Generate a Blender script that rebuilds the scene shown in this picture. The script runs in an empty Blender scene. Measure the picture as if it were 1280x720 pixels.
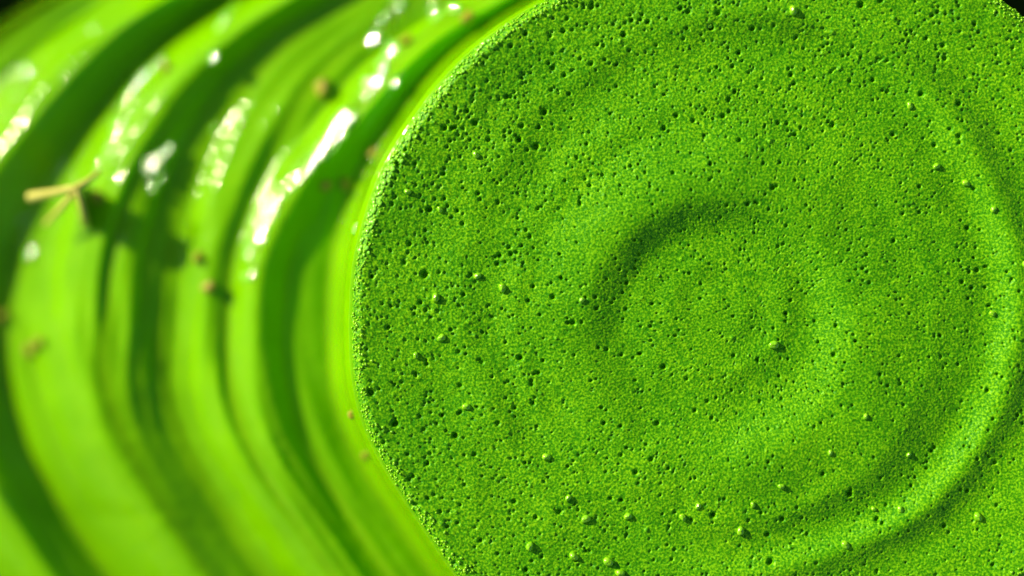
import bpy, math
import numpy as np

# ---------------------------------------------------------------- units
S = 1e-4            # one drawing unit = 0.1 mm ; drawing plane is the round top, x right, y down
H = 460.0           # height of the round top above the ground, in drawing units
D = 2500.0          # camera distance above the round top
CX, CY = 640.0, 360.0

scene = bpy.context.scene
col = scene.collection

# ---------------------------------------------------------------- camera
cam_data = bpy.data.cameras.new("camera")
cam = bpy.data.objects.new("camera", cam_data)
col.objects.link(cam)
cam.location = (0, 0, (H + D) * S)
cam.rotation_euler = (0, 0, 0)
cam_data.sensor_width = 36.0
cam_data.lens = 36.0 * D / 1280.0
cam_data.clip_start = 0.005
cam_data.clip_end = 50.0
cam_data.dof.use_dof = True
cam_data.dof.focus_distance = (D - 3) * S
cam_data.dof.aperture_fstop = 2.2
scene.camera = cam

# ---------------------------------------------------------------- sky and sun
SUN_EL = math.radians(23)
SUN_AZ = math.radians(150)         # counter-clockwise from +X : the sun stands to the upper left
world = bpy.data.worlds.new("World")
scene.world = world
world.use_nodes = True
wn = world.node_tree.nodes
sky = wn.new("ShaderNodeTexSky")
sky.sky_type = 'NISHITA'
sky.sun_disc = False
sky.sun_elevation = SUN_EL
sky.sun_rotation = math.radians(90) - SUN_AZ
bg = wn["Background"]
bg.inputs["Strength"].default_value = 0.085
world.node_tree.links.new(sky.outputs[0], bg.inputs[0])

sun_data = bpy.data.lights.new("sun", 'SUN')
sun_data.energy = 5.0
sun_data.angle = math.radians(0.53)
sun_data.color = (1.0, 0.82, 0.54)
sun = bpy.data.objects.new("sun", sun_data)
col.objects.link(sun)
sun.rotation_euler = (0, math.radians(90) - SUN_EL, SUN_AZ)
sun.location = (-0.3, 0.2, 0.5)

scene.view_settings.view_transform = 'Standard'
scene.view_settings.look = 'None'
scene.view_settings.exposure = 0.4
scene.view_settings.gamma = 1.0
scene.view_settings.use_curve_mapping = False
scene.render.engine = 'CYCLES'
scene.cycles.use_denoising = True
scene.cycles.max_bounces = 6

rng = np.random.default_rng(11)

# ---------------------------------------------------------------- helpers
def mesh_from_grid(name, P, mat, parent=None, closed=True, normals=None, cap_first=False):
    """P: (rows, cols, 3) array. Quads between rows; columns wrap when closed."""
    nr, nc = P.shape[:2]
    V = P.reshape(-1, 3).astype(np.float32)
    r = np.arange(nr - 1)
    c = np.arange(nc if closed else nc - 1)
    R, C = np.meshgrid(r, c, indexing='ij')
    C2 = (C + 1) % nc
    q = np.stack([R * nc + C, (R + 1) * nc + C, (R + 1) * nc + C2, R * nc + C2], -1).reshape(-1, 4)
    me = bpy.data.meshes.new(name)
    me.vertices.add(len(V))
    me.vertices.foreach_set("co", V.ravel())
    me.loops.add(q.size)
    me.loops.foreach_set("vertex_index", q.ravel().astype(np.int32))
    me.polygons.add(len(q))
    me.polygons.foreach_set("loop_start", (np.arange(len(q)) * 4).astype(np.int32))
    me.update(calc_edges=True)
    me.polygons.foreach_set("use_smooth", np.ones(len(q), dtype=bool))
    me.validate()
    if normals is not None:
        me.normals_split_custom_set_from_vertices(normals.reshape(-1, 3).tolist())
    me.materials.append(mat)
    o = bpy.data.objects.new(name, me)
    col.objects.link(o)
    o.parent = parent
    return o

def tag(o, label=None, category=None, group=None, kind=None):
    if label: o["label"] = label
    if category: o["category"] = category
    if group: o["group"] = group
    if kind: o["kind"] = kind
    return o

def sstep(a, b, x):
    t = np.clip((x - a) / (b - a), 0, 1)
    return t * t * (3 - 2 * t)

def W(x, y, h):
    """drawing coordinates (x right, y down, h above the top's plane) -> metres above the ground"""
    return np.stack([(x - CX) * S, -(y - CY) * S, (h + H) * S], -1)

# ---------------------------------------------------------------- materials
def new_mat(name):
    m = bpy.data.materials.new(name)
    m.use_nodes = True
    nt = m.node_tree
    return m, nt, nt.nodes["Principled BSDF"]

def noise(nt, scale, detail=3.0, rough=0.5):
    tc = nt.nodes.get("tc") or nt.nodes.new("ShaderNodeTexCoord")
    tc.name = "tc"
    n = nt.nodes.new("ShaderNodeTexNoise")
    n.inputs["Scale"].default_value = scale
    n.inputs["Detail"].default_value = detail
    n.inputs["Roughness"].default_value = rough
    nt.links.new(tc.outputs["Object"], n.inputs["Vector"])
    return n

def ramp(nt, src, stops):
    r = nt.nodes.new("ShaderNodeValToRGB")
    e = r.color_ramp.elements
    while len(e) < len(stops): e.new(0.5)
    for k, (p, c) in enumerate(stops):
        e[k].position = p
        e[k].color = (*c, 1)
    nt.links.new(src, r.inputs[0])
    return r

def mat_gloss():
    m, nt, b = new_mat("glossy_green")
    n = noise(nt, 130, 4)
    r = ramp(nt, n.outputs["Fac"], [(0.3, (0.145, 0.44, 0.0002)), (0.7, (0.19, 0.53, 0.0003))])
    nt.links.new(r.outputs[0], b.inputs["Base Color"])
    b.inputs["Roughness"].default_value = 0.12
    b.inputs["Specular IOR Level"].default_value = 0.16
    b.inputs["Subsurface Weight"].default_value = 0.55
    b.inputs["Subsurface Radius"].default_value = (0.35, 1.0, 0.15)
    b.inputs["Subsurface Scale"].default_value = 0.0035
    n1 = noise(nt, 620, 1.0)
    n2 = noise(nt, 1500, 1.0)
    mx = nt.nodes.new("ShaderNodeMath"); mx.operation = 'MULTIPLY_ADD'
    mx.inputs[1].default_value = 0.12
    nt.links.new(n2.outputs["Fac"], mx.inputs[0]); nt.links.new(n1.outputs["Fac"], mx.inputs[2])
    bp = nt.nodes.new("ShaderNodeBump")
    bp.inputs["Strength"].default_value = 1.0
    bp.inputs["Distance"].default_value = 0.00014
    nt.links.new(mx.outputs[0], bp.inputs["Height"])
    nt.links.new(bp.outputs[0], b.inputs["Normal"])
    return m

def mat_grain():
    m, nt, b = new_mat("grainy_green")
    n = noise(nt, 3600, 2)
    n2 = noise(nt, 90, 3)
    r = ramp(nt, n.outputs["Fac"], [(0.34, (0.03, 0.24, 0.0006)), (0.5, (0.10, 0.41, 0.0006)), (0.66, (0.27, 0.68, 0.003))])
    r2 = ramp(nt, n2.outputs["Fac"], [(0.38, (0.8, 0.9, 0.9)), (0.62, (1.0, 1.0, 1.0))])
    mx = nt.nodes.new("ShaderNodeMix"); mx.data_type = 'RGBA'; mx.blend_type = 'MULTIPLY'
    mx.inputs[0].default_value = 1.0
    nt.links.new(r.outputs[0], mx.inputs[6]); nt.links.new(r2.outputs[0], mx.inputs[7])
    nt.links.new(mx.outputs[2], b.inputs["Base Color"])
    b.inputs["Roughness"].default_value = 0.42
    b.inputs["Specular IOR Level"].default_value = 0.15
    n3 = noise(nt, 3600, 2)
    bp = nt.nodes.new("ShaderNodeBump")
    bp.inputs["Strength"].default_value = 0.8
    bp.inputs["Distance"].default_value = 0.00009
    nt.links.new(n3.outputs["Fac"], bp.inputs["Height"])
    nt.links.new(bp.outputs[0], b.inputs["Normal"])
    return m

def mat_plain(name, c0, c1, scale, rough, bump=0.0):
    m, nt, b = new_mat(name)
    n = noise(nt, scale, 4)
    r = ramp(nt, n.outputs["Fac"], [(0.3, c0), (0.7, c1)])
    nt.links.new(r.outputs[0], b.inputs["Base Color"])
    b.inputs["Roughness"].default_value = rough
    if bump:
        bp = nt.nodes.new("ShaderNodeBump")
        bp.inputs["Distance"].default_value = bump
        nt.links.new(n.outputs["Fac"], bp.inputs["Height"])
        nt.links.new(bp.outputs[0], b.inputs["Normal"])
    return m

M_GLOSS = mat_gloss()
M_GRAIN = mat_grain()
M_SAND = mat_plain("tan_grain", (0.20, 0.20, 0.006), (0.46, 0.44, 0.02), 900, 0.5, 1e-4)
M_STRAW = mat_plain("dry_straw", (0.46, 0.50, 0.05), (0.66, 0.68, 0.14), 500, 0.55, 1e-4)
M_GROUND = mat_plain("dark_ground", (0.001, 0.004, 0.001), (0.003, 0.009, 0.002), 60, 0.9, 1e-3)
M_GROUND.node_tree.nodes["Principled BSDF"].inputs["Specular IOR Level"].default_value = 0.0

# ---------------------------------------------------------------- outline of the round top
C0 = np.array([945.0, 390.0])
pts = np.array([(682, 0), (632, 31), (592, 62), (560, 94), (535, 125), (514, 156), (492, 188), (474, 225), (456, 280),
                (445, 320), (441, 370), (440, 420), (443, 480), (459, 540), (492, 600), (532, 660), (572, 720),
                (630, 785), (710, 835), (820, 865), (930, 868), (1060, 842), (1180, 780), (1295, 715), (1388, 566),
                (1415, 420), (1412, 270), (1362, 120), (1281, 22), (1252, 0), (1130, -60), (980, -88), (830, -62)], float)
dv = pts - C0
ang = np.arctan2(-dv[:, 1], dv[:, 0])
rad = np.hypot(dv[:, 0], dv[:, 1])
o_ = np.argsort(ang); ang, rad = ang[o_], rad[o_]
TH_F = np.linspace(-math.pi, math.pi, 3600, endpoint=False)
RF = np.interp(TH_F, np.r_[ang[-1] - 2 * math.pi, ang, ang[0] + 2 * math.pi], np.r_[rad[-1], rad, rad[0]])
k = np.arange(-60, 61); g = np.exp(-0.5 * (k / 26.0) ** 2); g /= g.sum()
RF = np.convolve(np.r_[RF[-60:], RF, RF[:60]], g, 'valid')
def edge_r(th):
    t = (th + math.pi) % (2 * math.pi) - math.pi
    return np.interp(t, np.r_[TH_F, math.pi], np.r_[RF, RF[0]])
ex = C0[0] + RF * np.cos(TH_F); ey = C0[1] - RF * np.sin(TH_F)
lm = np.abs(TH_F) > math.radians(95)
oo = np.argsort(ey[lm]); LX, LY = ex[lm][oo], ey[lm][oo]
def left_edge(y): return np.interp(y, LY, LX)

# ---------------------------------------------------------------- flank: stepped profile, going outwards and down
RIM = [(0, 4, -.5), (4, 10, -2.5), (10, 20, -10.5)]
# end of each stretch and its slope (up positive): left side, upper left, lower left
SEG = [(42, .45, 24, .5, 58, .25), (82, -.02, 28, .5, 100, -.15), (115, .75, 54, 1.0, 130, .65), (132, -.5, 94, -.5, 138, -.3),
       (152, -1.5, 114, -1.4, 152, -.7), (158, 0, 125, .1, 158, 0), (178, .6, 165, -.15, 162, 0), (186, -.4, 200, -.15, 168, -.6),
       (212, -1.2, 240, -.25, 222, -1.1), (238, -.2, 275, -.3, 250, -.15), (287, .45, 290, .7, 290, .32), (309, -.6, 300, .7, 305, .32),
       (324, .7, 318, .7, 318, .4), (348, -.55, 345, -.5, 335, -.4), (400, -1.0, 395, -1.1, 400, -.9), (412, 0, 398, 0, 410, -.4),
       (432, -.9, 402, 0, 440, -.8), (502, .62, 468, .62, 512, .62), (515, -.5, 496, -.5, 525, -.4), (560, -1.0, 545, -1.0, 575, -1.0),
       (606, -.1, 606, -.1, 606, -.1)]
SMAX = 606
SG = np.arange(0, SMAX + 1, 1.0)
YG = np.arange(-110, 900, 10.0)
kk = np.arange(-20, 21)
gs = np.exp(-0.5 * (kk / 7.5) ** 2); gs /= gs.sum()
ZT = []
for y in YG:
    wb = float(1 - sstep(40, 370, y)); wc = float(sstep(400, 720, y)); wa = 1 - wb - wc
    sl = np.zeros_like(SG)
    for a, b, v in RIM: sl[(SG >= a) & (SG < b)] = v
    p = 20.0
    for ea, va, eb, vb, ec, vc in SEG:
        e = wa * ea + wb * eb + wc * ec
        v = 0.84 * (wa * va + wb * vb + wc * vc)
        if v > -0.35: v += 0.13
        sl += v * np.clip(np.minimum(SG + 1, e) - np.maximum(SG, p), 0, 1)
        p = e
    sm = np.convolve(np.pad(sl, 20, mode='edge'), gs, 'valid')
    w = sstep(15, 32, SG)
    sl = sl * (1 - w) + sm * w
    z = np.r_[0, np.cumsum(sl)[:-1]]
    z += np.where(SG > 27, (SG - 27) / (SMAX - 27) * (-205.0 - z[-1]), 0)
    ZT.append(z)
ZT = np.array(ZT)
def flank(s, y):
    """height of the flank at outward distance s on the contour row y"""
    d = sstep(20, 60, s)
    sw = s + d * (2.0 * np.sin(y / 81.0 + s / 90.0) + 1.0 * np.sin(y / 33.0 - s / 47.0 + 1.3))
    sw = np.clip(sw, 0, SMAX - 0.001)
    yi = np.clip((y - YG[0]) / 10.0, 0, len(YG) - 1.001)
    i = sw.astype(int); j = yi.astype(int); p = sw - i; q = yi - j
    z = ZT[j, i] * (1 - p) * (1 - q) + ZT[j, i + 1] * p * (1 - q) + ZT[j + 1, i] * (1 - p) * q + ZT[j + 1, i + 1] * p * q
    ph = 2.0 * np.sin(y / 140.0 + 0.6) + 0.7 * np.sin(y / 47.0)
    z = z + d * (1.15 * np.sin(s / 3.6 + ph) * (0.5 + 0.5 * np.sin(y / 110.0 + s / 60.0)) + 1.8 * np.sin(s / 6.2 - 1.4 * ph + 1.0) * (0.5 + 0.5 * np.sin(y / 90.0 - s / 75.0 + 2.0)))
    z = z + d * (0.9 * np.sin(y / 19.0 + s / 23.0) * np.sin(s / 31.0 + y / 53.0))
    return z
LEANX, LEANY = (C0[0] - CX) / D, (C0[1] - CY) / D      # the column leans and flares a little towards its foot
def flank_point(x0, y0, s, z):
    f = 1.0 - z / D
    xc = C0[0] - s * f - z * LEANX
    yc = C0[1] - z * LEANY
    return W(xc + (x0 - C0[0]) * f, yc + (y0 - C0[1]) * f, z)
def on_flank(px, py):
    s = left_edge(py) - px
    z = flank(np.array(s), np.array(float(py)))
    return s, float(z)

# ---------------------------------------------------------------- ground
gnd_n = 41
gx = np.linspace(-1, 1, gnd_n); gx = np.sign(gx) * np.abs(gx) ** 2 * 8.0
GX, GY = np.meshgrid(gx, gx, indexing='ij')
ground = mesh_from_grid("ground", np.stack([GX, -GY, np.zeros_like(GX)], -1), M_GROUND, closed=False)
tag(ground, kind="structure")

# ---------------------------------------------------------------- the ribbed column
root = bpy.data.objects.new("ribbed_pedestal", None)
root.empty_display_size = 0.02
col.objects.link(root)
tag(root, "bright green ribbed pedestal with a grainy round top of concentric rings", "pedestal", kind="thing")

NT = 900
th = np.linspace(0, 2 * math.pi, NT, endpoint=False)
X0 = C0[0] + edge_r(th) * np.cos(th)
Y0 = C0[1] - edge_r(th) * np.sin(th)
sv = np.unique(np.r_[np.arange(0, 30, 1.0), np.arange(30, SMAX + .1, 2.0)])
SS, YY = np.meshgrid(sv, Y0, indexing='ij')
ZZ = flank(SS, YY)
P = flank_point(X0[None, :], Y0[None, :], SS, ZZ)
# foot: falls steeply to the ground
zl = ZZ[-1]
foot_rows = []
for t in np.linspace(0, 1, 24):
    zz = zl + (-H - zl) * t ** 1.4
    foot_rows.append(flank_point(X0, Y0, SMAX + 12 * math.sqrt(t), zz))
foot = np.stack(foot_rows)
ALL = np.concatenate([P, foot[1:]])
du = np.roll(ALL, -1, 1) - np.roll(ALL, 1, 1)
dvv = np.gradient(ALL, axis=0)
NRM = np.cross(dvv, du)
NRM /= np.linalg.norm(NRM, axis=2, keepdims=True) + 1e-20
def rows(a, b):
    i0, i1 = np.searchsorted(sv, a), np.searchsorted(sv, b)
    return slice(i0, i1 + 1)
for nm, a, b in (("rim", 0, 30), ("step", 30, 82), ("ridge", 82, 156), ("ridge", 156, 238), ("ridge", 238, 310),
                 ("ridge", 310, 432), ("ridge", 432, SMAX)):
    sl = rows(a, b)
    mesh_from_grid(nm, ALL[sl], M_GLOSS, root, normals=NRM[sl])
sl = slice(len(sv) - 1, None)
mesh_from_grid("foot", ALL[sl], M_GLOSS, root, normals=NRM[sl])

# ---- the round top: relief field sampled on a one-unit raster
GX0, GY0, GW, GH = 420, -110, 1020, 1000
yy, xx = np.mgrid[0:GH, 0:GW].astype(float)
xx += GX0; yy += GY0
def bandnoise(sig_lo, sig_hi=None):
    n = rng.standard_normal((GH, GW))
    fy = np.fft.fftfreq(GH)[:, None]; fx = np.fft.fftfreq(GW)[None, :]
    f2 = fx * fx + fy * fy
    filt = np.exp(-2 * math.pi ** 2 * sig_lo ** 2 * f2)
    if sig_hi: filt = filt - np.exp(-2 * math.pi ** 2 * sig_hi ** 2 * f2)
    r = np.fft.ifft2(np.fft.fft2(n) * filt).real
    return r / r.std()
def dist(cx, cy, ax=1.0, ay=1.0):
    return np.hypot((xx - cx) / ax, (yy - cy) / ay)
thg = np.arctan2(-(yy - C0[1]), xx - C0[0])
rg = np.hypot(xx - C0[0], yy - C0[1])
inset = edge_r(thg) - rg                    # distance from the outline, inwards
hm = np.zeros((GH, GW))
wob = bandnoise(60) * 7
dang = np.arctan2(-(yy - 390), xx - 888)
d1 = dist(888, 390) * (1 - 0.13 * np.cos(dang + math.radians(45))) + 0.6 * wob      # central dish
up = 0.5 + 0.5 * np.cos(dang - math.radians(108)); dn = 0.5 + 0.5 * np.cos(dang + math.radians(48))
amp = 0.25 + 0.85 * up ** 2 + 0.55 * dn ** 2
hm += 15 * sstep(112, 174, d1) * amp
hm -= 11 * sstep(178, 285, d1) * amp
d3 = dist(905, 390) + 0.5 * wob
hm += 1.6 * np.exp(-((d3 - 262) / 15) ** 2) + 0.7 * np.exp(-((d3 - 70) / 12) ** 2) - 0.6 * np.exp(-((d3 - 40) / 10) ** 2)
hm += 0.5 * np.cos(dist(890, 375) / 8.5) * np.exp(-dist(890, 375) / 55)
hm += 1.0 * np.cos((dist(895, 380) - 88) / 13.0) * np.exp(-((dist(895, 380) - 88) / 24) ** 2)
d2 = dist(925, 372) + 0.7 * wob             # outer ring, strongest to the right
rt = 0.25 + 0.75 * sstep(-0.35, 0.55, (xx - 925) / (d2 + 1))
hm -= 4 * rt * np.exp(-((d2 - 305) / 24) ** 2)
hm += 6.5 * rt * np.exp(-((d2 - 346) / 19) ** 2)
hm -= 3 * rt * np.exp(-((d2 - 392) / 24) ** 2)
hm += 9.0 * np.exp(-np.clip(inset, 0, None) / 75.0)        # raised lip
hm += 0.9 * bandnoise(30) + 0.3 * bandnoise(9)
coarse = sstep(900, 480, xx) * 0.6 + sstep(300, 0, yy) * 0.5      # coarser grain to the left and top
coarse = np.clip(coarse, 0, 1)
hm += 0.13 * bandnoise(0.8, 1.9) * (1 + 0.3 * coarse) + 0.22 * coarse * bandnoise(2.0, 5.0)
# pits and pimples
def stamp(cx, cy, r, amp, power):
    R = int(r * 1.6) + 2
    ix, iy = int(cx - GX0), int(cy - GY0)
    if ix < R or iy < R or ix >= GW - R or iy >= GH - R: return
    sl_ = (slice(iy - R, iy + R + 1), slice(ix - R, ix + R + 1))
    d = np.hypot(xx[sl_] - cx, yy[sl_] - cy) / r
    hm[sl_] += amp * np.exp(-d ** power)
n_p = 11000
clump = bandnoise(22)
px_ = rng.uniform(GX0, GX0 + GW, n_p); py_ = rng.uniform(GY0, GY0 + GH, n_p)
for i in range(n_p):
    if rng.random() > 0.68 + 0.2 * clump[int(py_[i] - GY0) % GH, int(px_[i] - GX0) % GW] + 0.35 * coarse[int(py_[i] - GY0) % GH, int(px_[i] - GX0) % GW]: continue
    r = 0.9 + rng.gamma(1.3, 0.4)
    cf = coarse[min(GH - 1, max(0, int(py_[i] - GY0))), min(GW - 1, max(0, int(px_[i] - GX0)))]
    r *= 0.9 + 0.35 * cf
    r = min(r, 4.6)
    if rng.random() < 0.72:
        stamp(px_[i], py_[i], r, -2.2 * r, 3.5)
    else:
        stamp(px_[i], py_[i], 0.8 * r, 0.7 * r, 2.2)
hm *= sstep(-6, 15, inset)

NTH, NR = 1900, 400
tc_ = np.linspace(0, 2 * math.pi, NTH, endpoint=False)
u = np.linspace(0.002, 1.0, NR)
PX = C0[0] + u[:, None] * edge_r(tc_)[None, :] * np.cos(tc_)[None, :]
PY = C0[1] - u[:, None] * edge_r(tc_)[None, :] * np.sin(tc_)[None, :]
def sample(fx, fy):
    a = np.clip(fx - GX0, 0, GW - 1.001); b = np.clip(fy - GY0, 0, GH - 1.001)
    i = a.astype(int); j = b.astype(int); p = a - i; q = b - j
    return (hm[j, i] * (1 - p) * (1 - q) + hm[j, i + 1] * p * (1 - q) + hm[j + 1, i] * (1 - p) * q + hm[j + 1, i + 1] * p * q)
PH = sample(PX, PY)
PH[-1] = 0.0
top = mesh_from_grid("round_top", W(PX, PY, PH)[::-1], M_GRAIN, root)

# ---- grit crowding the lip of the round top (uncountable)
M_GRIT = mat_plain("glossy_grit", (0.14, 0.52, 0.002), (0.36, 0.75, 0.01), 2500, 0.2)
ico = np.array([(0, 0, 1), (.89, 0, .45), (.28, .85, .45), (-.72, .53, .45), (-.72, -.53, .45), (.28, -.85, .45),
                (.72, .53, -.45), (-.28, .85, -.45), (-.89, 0, -.45), (-.28, -.85, -.45), (.72, -.53, -.45), (0, 0, -1)])
icf = [(0, 1, 2), (0, 2, 3), (0, 3, 4), (0, 4, 5), (0, 5, 1), (1, 6, 2), (2, 7, 3), (3, 8, 4), (4, 9, 5), (5, 10, 1),
       (2, 6, 7), (3, 7, 8), (4, 8, 9), (5, 9, 10), (1, 10, 6), (6, 11, 7), (7, 11, 8), (8, 11, 9), (9, 11, 10), (10, 11, 6)]
gv, gf = [], []
for i in range(2300):
    t = rng.uniform(-math.pi, math.pi)
    ins = 1.0 + abs(rng.normal(3, 8))
    rr = edge_r(t) - ins
    x, y = C0[0] + rr * math.cos(t), C0[1] - rr * math.sin(t)
    hh = float(sample(np.array([x]), np.array([y]))[0])
    r = rng.uniform(0.9, 2.3)
    a, ca, sa = ico * (1 + 0.25 * rng.standard_normal((12, 1))), *(lambda q: (math.cos(q), math.sin(q)))(rng.uniform(0, 6.3))
    v = np.stack([a[:, 0] * ca - a[:, 1] * sa, a[:, 0] * sa + a[:, 1] * ca, a[:, 2] * .8], -1) * r * S
    gf += [tuple(n + len(gv) for n in f) for f in icf]
    gv += (v + W(np.array(x), np.array(y), np.array(hh + 0.3 * r))).tolist()
me = bpy.data.meshes.new("grit")
me.from_pydata(gv, [], gf)
me.polygons.foreach_set("use_smooth", np.ones(len(gf), dtype=bool))
me.materials.append(M_GRIT)
grit = bpy.data.objects.new("grit", me)
col.objects.link(grit)
grit.parent = top
grit["kind"] = "stuff"

# ---- larger pimples standing on the round top
def blob_mesh(name, seed, mat, flat=0.75, nlat=7, nlon=12, rough=0.16):
    r_ = np.random.default_rng(seed)
    la = np.linspace(0.02, math.pi - 0.02, nlat); lo = np.linspace(0, 2 * math.pi, nlon, endpoint=False)
    LA, LO = np.meshgrid(la, lo, indexing='ij')
    rr = 1 + rough * (np.sin(2 * LO + r_.uniform(0, 6)) * np.sin(LA) + np.sin(3 * LO + 2 * LA + r_.uniform(0, 6)) * 0.6
                      + np.cos(3 * LA + r_.uniform(0, 6)) * 0.5)
    Pb = np.stack([rr * np.sin(LA) * np.cos(LO), -rr * np.sin(LA) * np.sin(LO), flat * rr * np.cos(LA)], -1) * S
    o = mesh_from_grid(name, Pb, mat)
    me = o.data
    bpy.data.objects.remove(o)
    return me
pimple_meshes = [blob_mesh("pimple", 40 + i, M_GRIT, 0.85) for i in range(5)]
pimples = [(545, 372, 8), (552, 422, 7), (628, 360, 8), (583, 508, 7), (967, 431, 8), (1170, 208, 6.5), (1207, 229, 6.5),
           (1240, 262, 6), (1222, 646, 8), (1055, 680, 7), (1092, 636, 5), (1124, 636, 6), (975, 607, 6), (1080, 520, 5),
           (925, 663, 7), (940, 630, 5.5), (872, 632, 6), (853, 646, 7), (785, 645, 7), (732, 648, 7.5), (710, 622, 6),
           (683, 571, 7), (662, 682, 8), (717, 695, 8), (760, 702, 8), (775, 716, 8), (595, 194, 6), (886, 33, 6),
           (990, 15, 8), (1137, 132, 6), (550, 262, 6), (1036, 565, 5), (1240, 392, 6), (1135, 568, 4.5), (727, 375, 5),
           (1278, 330, 6), (597, 345, 6), (520, 444, 6), (510, 240, 6)]
for i, (x, y, r) in enumerate(pimples):
    o = bpy.data.objects.new("pimple", pimple_meshes[i % 5])
    col.objects.link(o)
    o.parent = top
    hh = float(sample(np.array([float(x)]), np.array([float(y)]))[0])
    p = W(np.array(float(x)), np.array(float(y)), np.array(hh + 0.18 * r))
    o.location = p
    o.scale = (r * 0.72, r * 0.72, r * 0.62)
    o.rotation_euler = (0, 0, i * 1.7)

# ---- added domes tilted to flash the sun as glints, on ridges and lip (uncountable)
M_GLINT = mat_plain("glint_dome", (0.15, 0.56, 0.001), (0.2, 0.64, 0.002), 900, 0.035)
M_GLINT.node_tree.nodes["Principled BSDF"].inputs["Specular IOR Level"].default_value = 1.0
glint_spots = [(30, 88), (20, 118), (8, 145), (114, 38), (285, 18), (278, 8), (200, 78), (176, 95), (162, 118), (138, 132), (145, 155),
         (155, 165), (265, 72), (135, 190), (78, 205), (75, 217), (195, 210), (190, 235), (180, 200), (268, 160), (300, 150),
         (36, 315), (465, 48), (478, 22), (500, 5), (540, 8), (545, 22), (567, 12),
         (485, 70), (478, 85), (460, 110), (455, 120), (430, 150), (415, 165), (400, 185), (388, 210), (338, 230), (333, 245),
         (325, 265), (318, 300), (312, 318), (308, 345), (522, 147), (445, 285),
         (493, 103)]
for (xa, ya), (xb, yb), n in (((500, 45), (390, 205), 34), ((335, 240), (305, 360), 22), ((160, 130), (120, 215), 12),
                              ((205, 185), (180, 240), 10), ((300, 8), (262, 40), 7), ((40, 250), (30, 340), 5)):
    for q in range(n):
        f = rng.random()
        if rng.random() < 0.6: glint_spots.append((xa + (xb - xa) * f + rng.normal(0, 6), ya + (yb - ya) * f + rng.normal(0, 4)))
for q in range(150):
    y = 30 + 290 * rng.random() ** 0.9
    glint_spots.append((float(left_edge(y)) + 1 + abs(rng.normal(0, 7)), y))
HV = np.array([math.cos(SUN_EL) * math.cos(SUN_AZ), math.cos(SUN_EL) * math.sin(SUN_AZ), math.sin(SUN_EL) + 1.0])
HV /= np.linalg.norm(HV)
la = np.linspace(0.0, math.pi / 2, 7); lo = np.linspace(0, 2 * math.pi, 14, endpoint=False)
bv, bf = [], []
for (x, y) in glint_spots:
    s, z = on_flank(x, y)
    f = 1 - z / D
    c = W(np.array(CX + (x - CX) * f), np.array(CY + (y - CY) * f), np.array(z))
    ax = HV + rng.normal(0, 0.03, 3); ax /= np.linalg.norm(ax)
    e1 = np.cross(ax, (0.2, 0.9, 0.1)); e1 /= np.linalg.norm(e1); e2 = np.cross(ax, e1)
    a_ = rng.uniform(7.0, 11.0); c_ = rng.uniform(1.15, 1.6)
    if x > left_edge(y) - 0.5:                   # small ones on the lip of the round top
        a_ = rng.uniform(1.8, 3.6); c_ = a_ * 0.35
        hh = float(sample(np.array([x]), np.array([y]))[0])
        c = W(np.array(x), np.array(y), np.array(hh + 1.0))
    b0 = len(bv)
    for p in la:
        for q in lo:
            w_ = 1 + 0.1 * math.sin(2 * q + x)
            bv.append((c + S * (a_ * w_ * math.sin(p) * (math.cos(q) * e1 + math.sin(q) * e2) + c_ * math.cos(p) * ax)).tolist())
    for r in range(6):
        for q in range(14):
            bf.append((b0 + r * 14 + q, b0 + (r + 1) * 14 + q, b0 + (r + 1) * 14 + (q + 1) % 14, b0 + r * 14 + (q + 1) % 14))
me = bpy.data.meshes.new("glint_domes")
me.from_pydata(bv, [], bf)
me.polygons.foreach_set("use_smooth", np.ones(len(bf), dtype=bool))
me.validate()
me.materials.append(M_GLINT)
gb = bpy.data.objects.new("glint_domes", me)
col.objects.link(gb)
gb.parent = root
gb["kind"] = "stuff"

# ---------------------------------------------------------------- loose tan grains caught on the flank
grain_meshes = [blob_mesh("sand_grain", 80 + i, M_SAND, 0.85, 9, 14, 0.22) for i in range(4)]
grains = [
    (404, 110, 12, "tan grain alone on the broad green band inside the brightest ridge"),
    (207, 84, 8, "tan grain on the bright ridge near the top left"),
    (432, 230, 8, "right one of two tan grains side by side near the round top's upper left"),
    (408, 232, 7, "left one of two tan grains side by side near the round top's upper left"),
    (467, 192, 8, "tan grain in the dark groove just above a side-by-side pair of grains"),
    (261, 359, 9, "tan grain at the lower right end of the straw's long shadow"),
    (249, 322, 9, "yellowish grain touching the tip of the straw's shadow"),
    (122, 246, 9, "pale grain between the dry straw and its dark shadow"),
    (49, 428, 8, "upper one of two touching grains near the left edge"),
    (37, 438, 8, "lower one of two touching grains near the left edge"),
    (4, 394, 8, "dark-shadowed grain at the extreme left edge"),
    (440, 518, 6, "small grain at the foot of the round top, upper one on its lower left"),
    (457, 570, 6, "small grain at the foot of the round top, lower one on its lower left"),
    (584, 22, 9, "grain in the dark groove at the top beside the round top"),
    (508, 51, 8, "grain on the crest of the brightest ridge near the top"),
]
for i, (x, y, r, lab) in enumerate(grains):
    s, z = on_flank(x, y)
    f = 1 - z / D
    hz = z + 0.45 * r
    f2 = 1 - hz / D
    o = bpy.data.objects.new("sand_grain", grain_meshes[i % 4])
    col.objects.link(o)
    o.location = W(np.array(CX + (x - CX) * f2), np.array(CY + (y - CY) * f2), np.array(hz))
    o.scale = (r * 0.95,) * 3
    o.rotation_euler = (0.2 * i, 0.3, i * 1.3)
    tag(o, lab, "grain", "tan grains stuck to the green flank")

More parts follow.
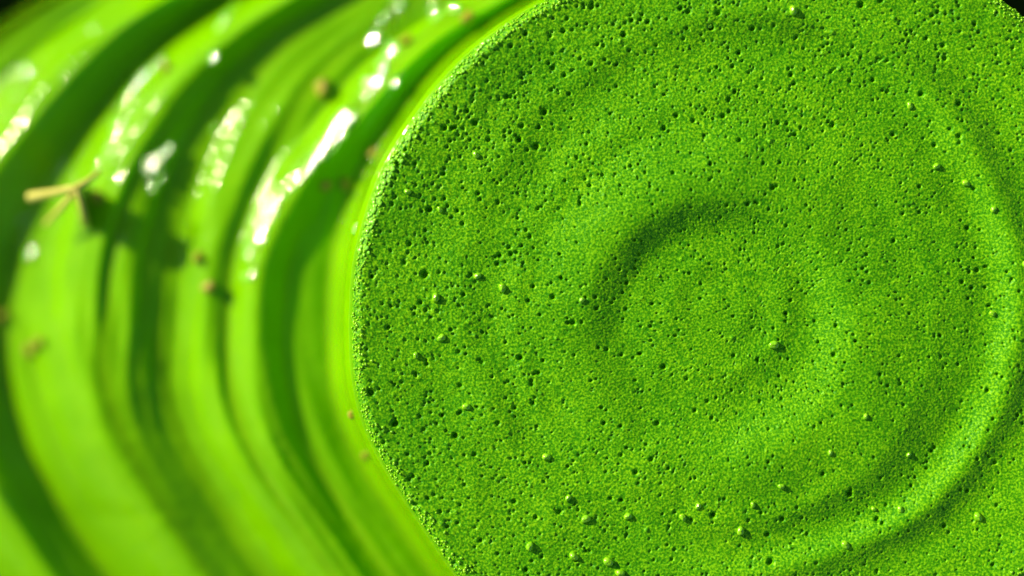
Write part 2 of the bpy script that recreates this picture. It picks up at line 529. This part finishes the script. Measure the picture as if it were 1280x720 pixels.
# ---------------------------------------------------------------- the dry straw sprig
def tube(name, path, radii, mat, parent, n=10, m=26):
    path = np.array(path, float); radii = np.array(radii, float)
    t = np.linspace(0, 1, len(path)); tt = np.linspace(0, 1, m)
    # smooth through the points
    fine = np.stack([np.interp(tt, t, path[:, k]) for k in range(3)], -1)
    for _ in range(3):
        fine[1:-1] = 0.25 * fine[:-2] + 0.5 * fine[1:-1] + 0.25 * fine[2:]
    rr = np.interp(tt, t, radii)
    tg = np.gradient(fine, axis=0); tg /= np.linalg.norm(tg, axis=1, keepdims=True)
    up = np.array([0.13, 0.31, 0.94])
    a = np.cross(tg, up); a /= np.linalg.norm(a, axis=1, keepdims=True)
    b = np.cross(tg, a)
    ph = np.linspace(0, 2 * math.pi, n, endpoint=False)
    ends = np.r_[0.05, np.ones(m - 2), 0.05]
    G = fine[:, None, :] + (rr * ends)[:, None, None] * (np.cos(ph)[None, :, None] * a[:, None, :] + np.sin(ph)[None, :, None] * b[:, None, :])
    return mesh_from_grid(name, G, mat, parent)
sp = bpy.data.objects.new("dry_sprig", None)
sp.empty_display_size = 0.004
col.objects.link(sp)
tag(sp, "forked piece of dry tan straw standing on the ridges at the left", "straw")
def ip(x, y, lift):
    """point that stands 'lift' above the flank under image-plane position x, y"""
    _, z = on_flank(x, y)
    hz = z + lift
    f = 1 - hz / D
    return W(np.array(CX + (x - CX) * f), np.array(CY + (y - CY) * f), np.array(hz))
base = ip(116, 244, -4)
sp.location = base
def rel(*a): return ip(*a) - base
def tipped(x, y, z):
    f = 1 - z / D
    return W(np.array(CX + (x - CX) * f), np.array(CY + (y - CY) * f), np.array(float(z))) - base
zt = on_flank(118, 244)[1]
JZ = zt + 66
def husk(name, path, z_low, z_high, half, mat, parent, m=14, n=10):
    """an upright, slightly wavy flake of dry husk"""
    path = np.array(path, float)
    tt = np.linspace(0, 1, m); t0 = np.linspace(0, 1, len(path))
    x = np.interp(tt, t0, path[:, 0]); y = np.interp(tt, t0, path[:, 1])
    zl_ = np.interp(tt, t0, z_low); zh_ = np.interp(tt, t0, z_high)
    loop = []
    vv = np.linspace(0, 1, n)
    for side in (1, -1):
        for v in (vv if side > 0 else vv[::-1]):
            z = zl_ + (zh_ - zl_) * v
            thick = half * (1 - 0.35 * v) * np.sqrt(np.clip(1 - (2 * tt - 1) ** 6, 0.02, 1))
            xx_ = x + side * thick + 3.0 * (1 - v) + 1.2 * np.sin(6 * tt + 4 * v); yy_ = y + 1.0 * np.sin(5 * v)
            f = 1 - z / D
            loop.append(W(CX + (xx_ - CX) * f, CY + (yy_ - CY) * f, z) - base)
    G = np.stack(loop, 1)
    return mesh_from_grid(name, G, mat, parent)
husk("husk", [(98, 228), (97, 242), (101, 262), (106, 284)], [zt - 14] * 4, [JZ - 4, JZ + 2, JZ - 3, JZ - 22], 4.5, M_STRAW, sp)
tube("prong", [tipped(98, 234, JZ), tipped(66, 241, JZ - 18), tipped(35, 247, JZ - 40)], np.array([4.5, 5.5, 7.0]) * S, M_STRAW, sp)
tube("prong", [tipped(98, 233, JZ), tipped(110, 226, JZ - 2), tipped(126, 213, JZ - 14)], np.array([4.5, 4, 3.0]) * S, M_STRAW, sp)
tube("prong", [tipped(98, 234, JZ), tipped(78, 258, JZ - 25), tipped(55, 282, JZ - 55)], np.array([4.5, 4, 3.0]) * S, M_STRAW, sp)
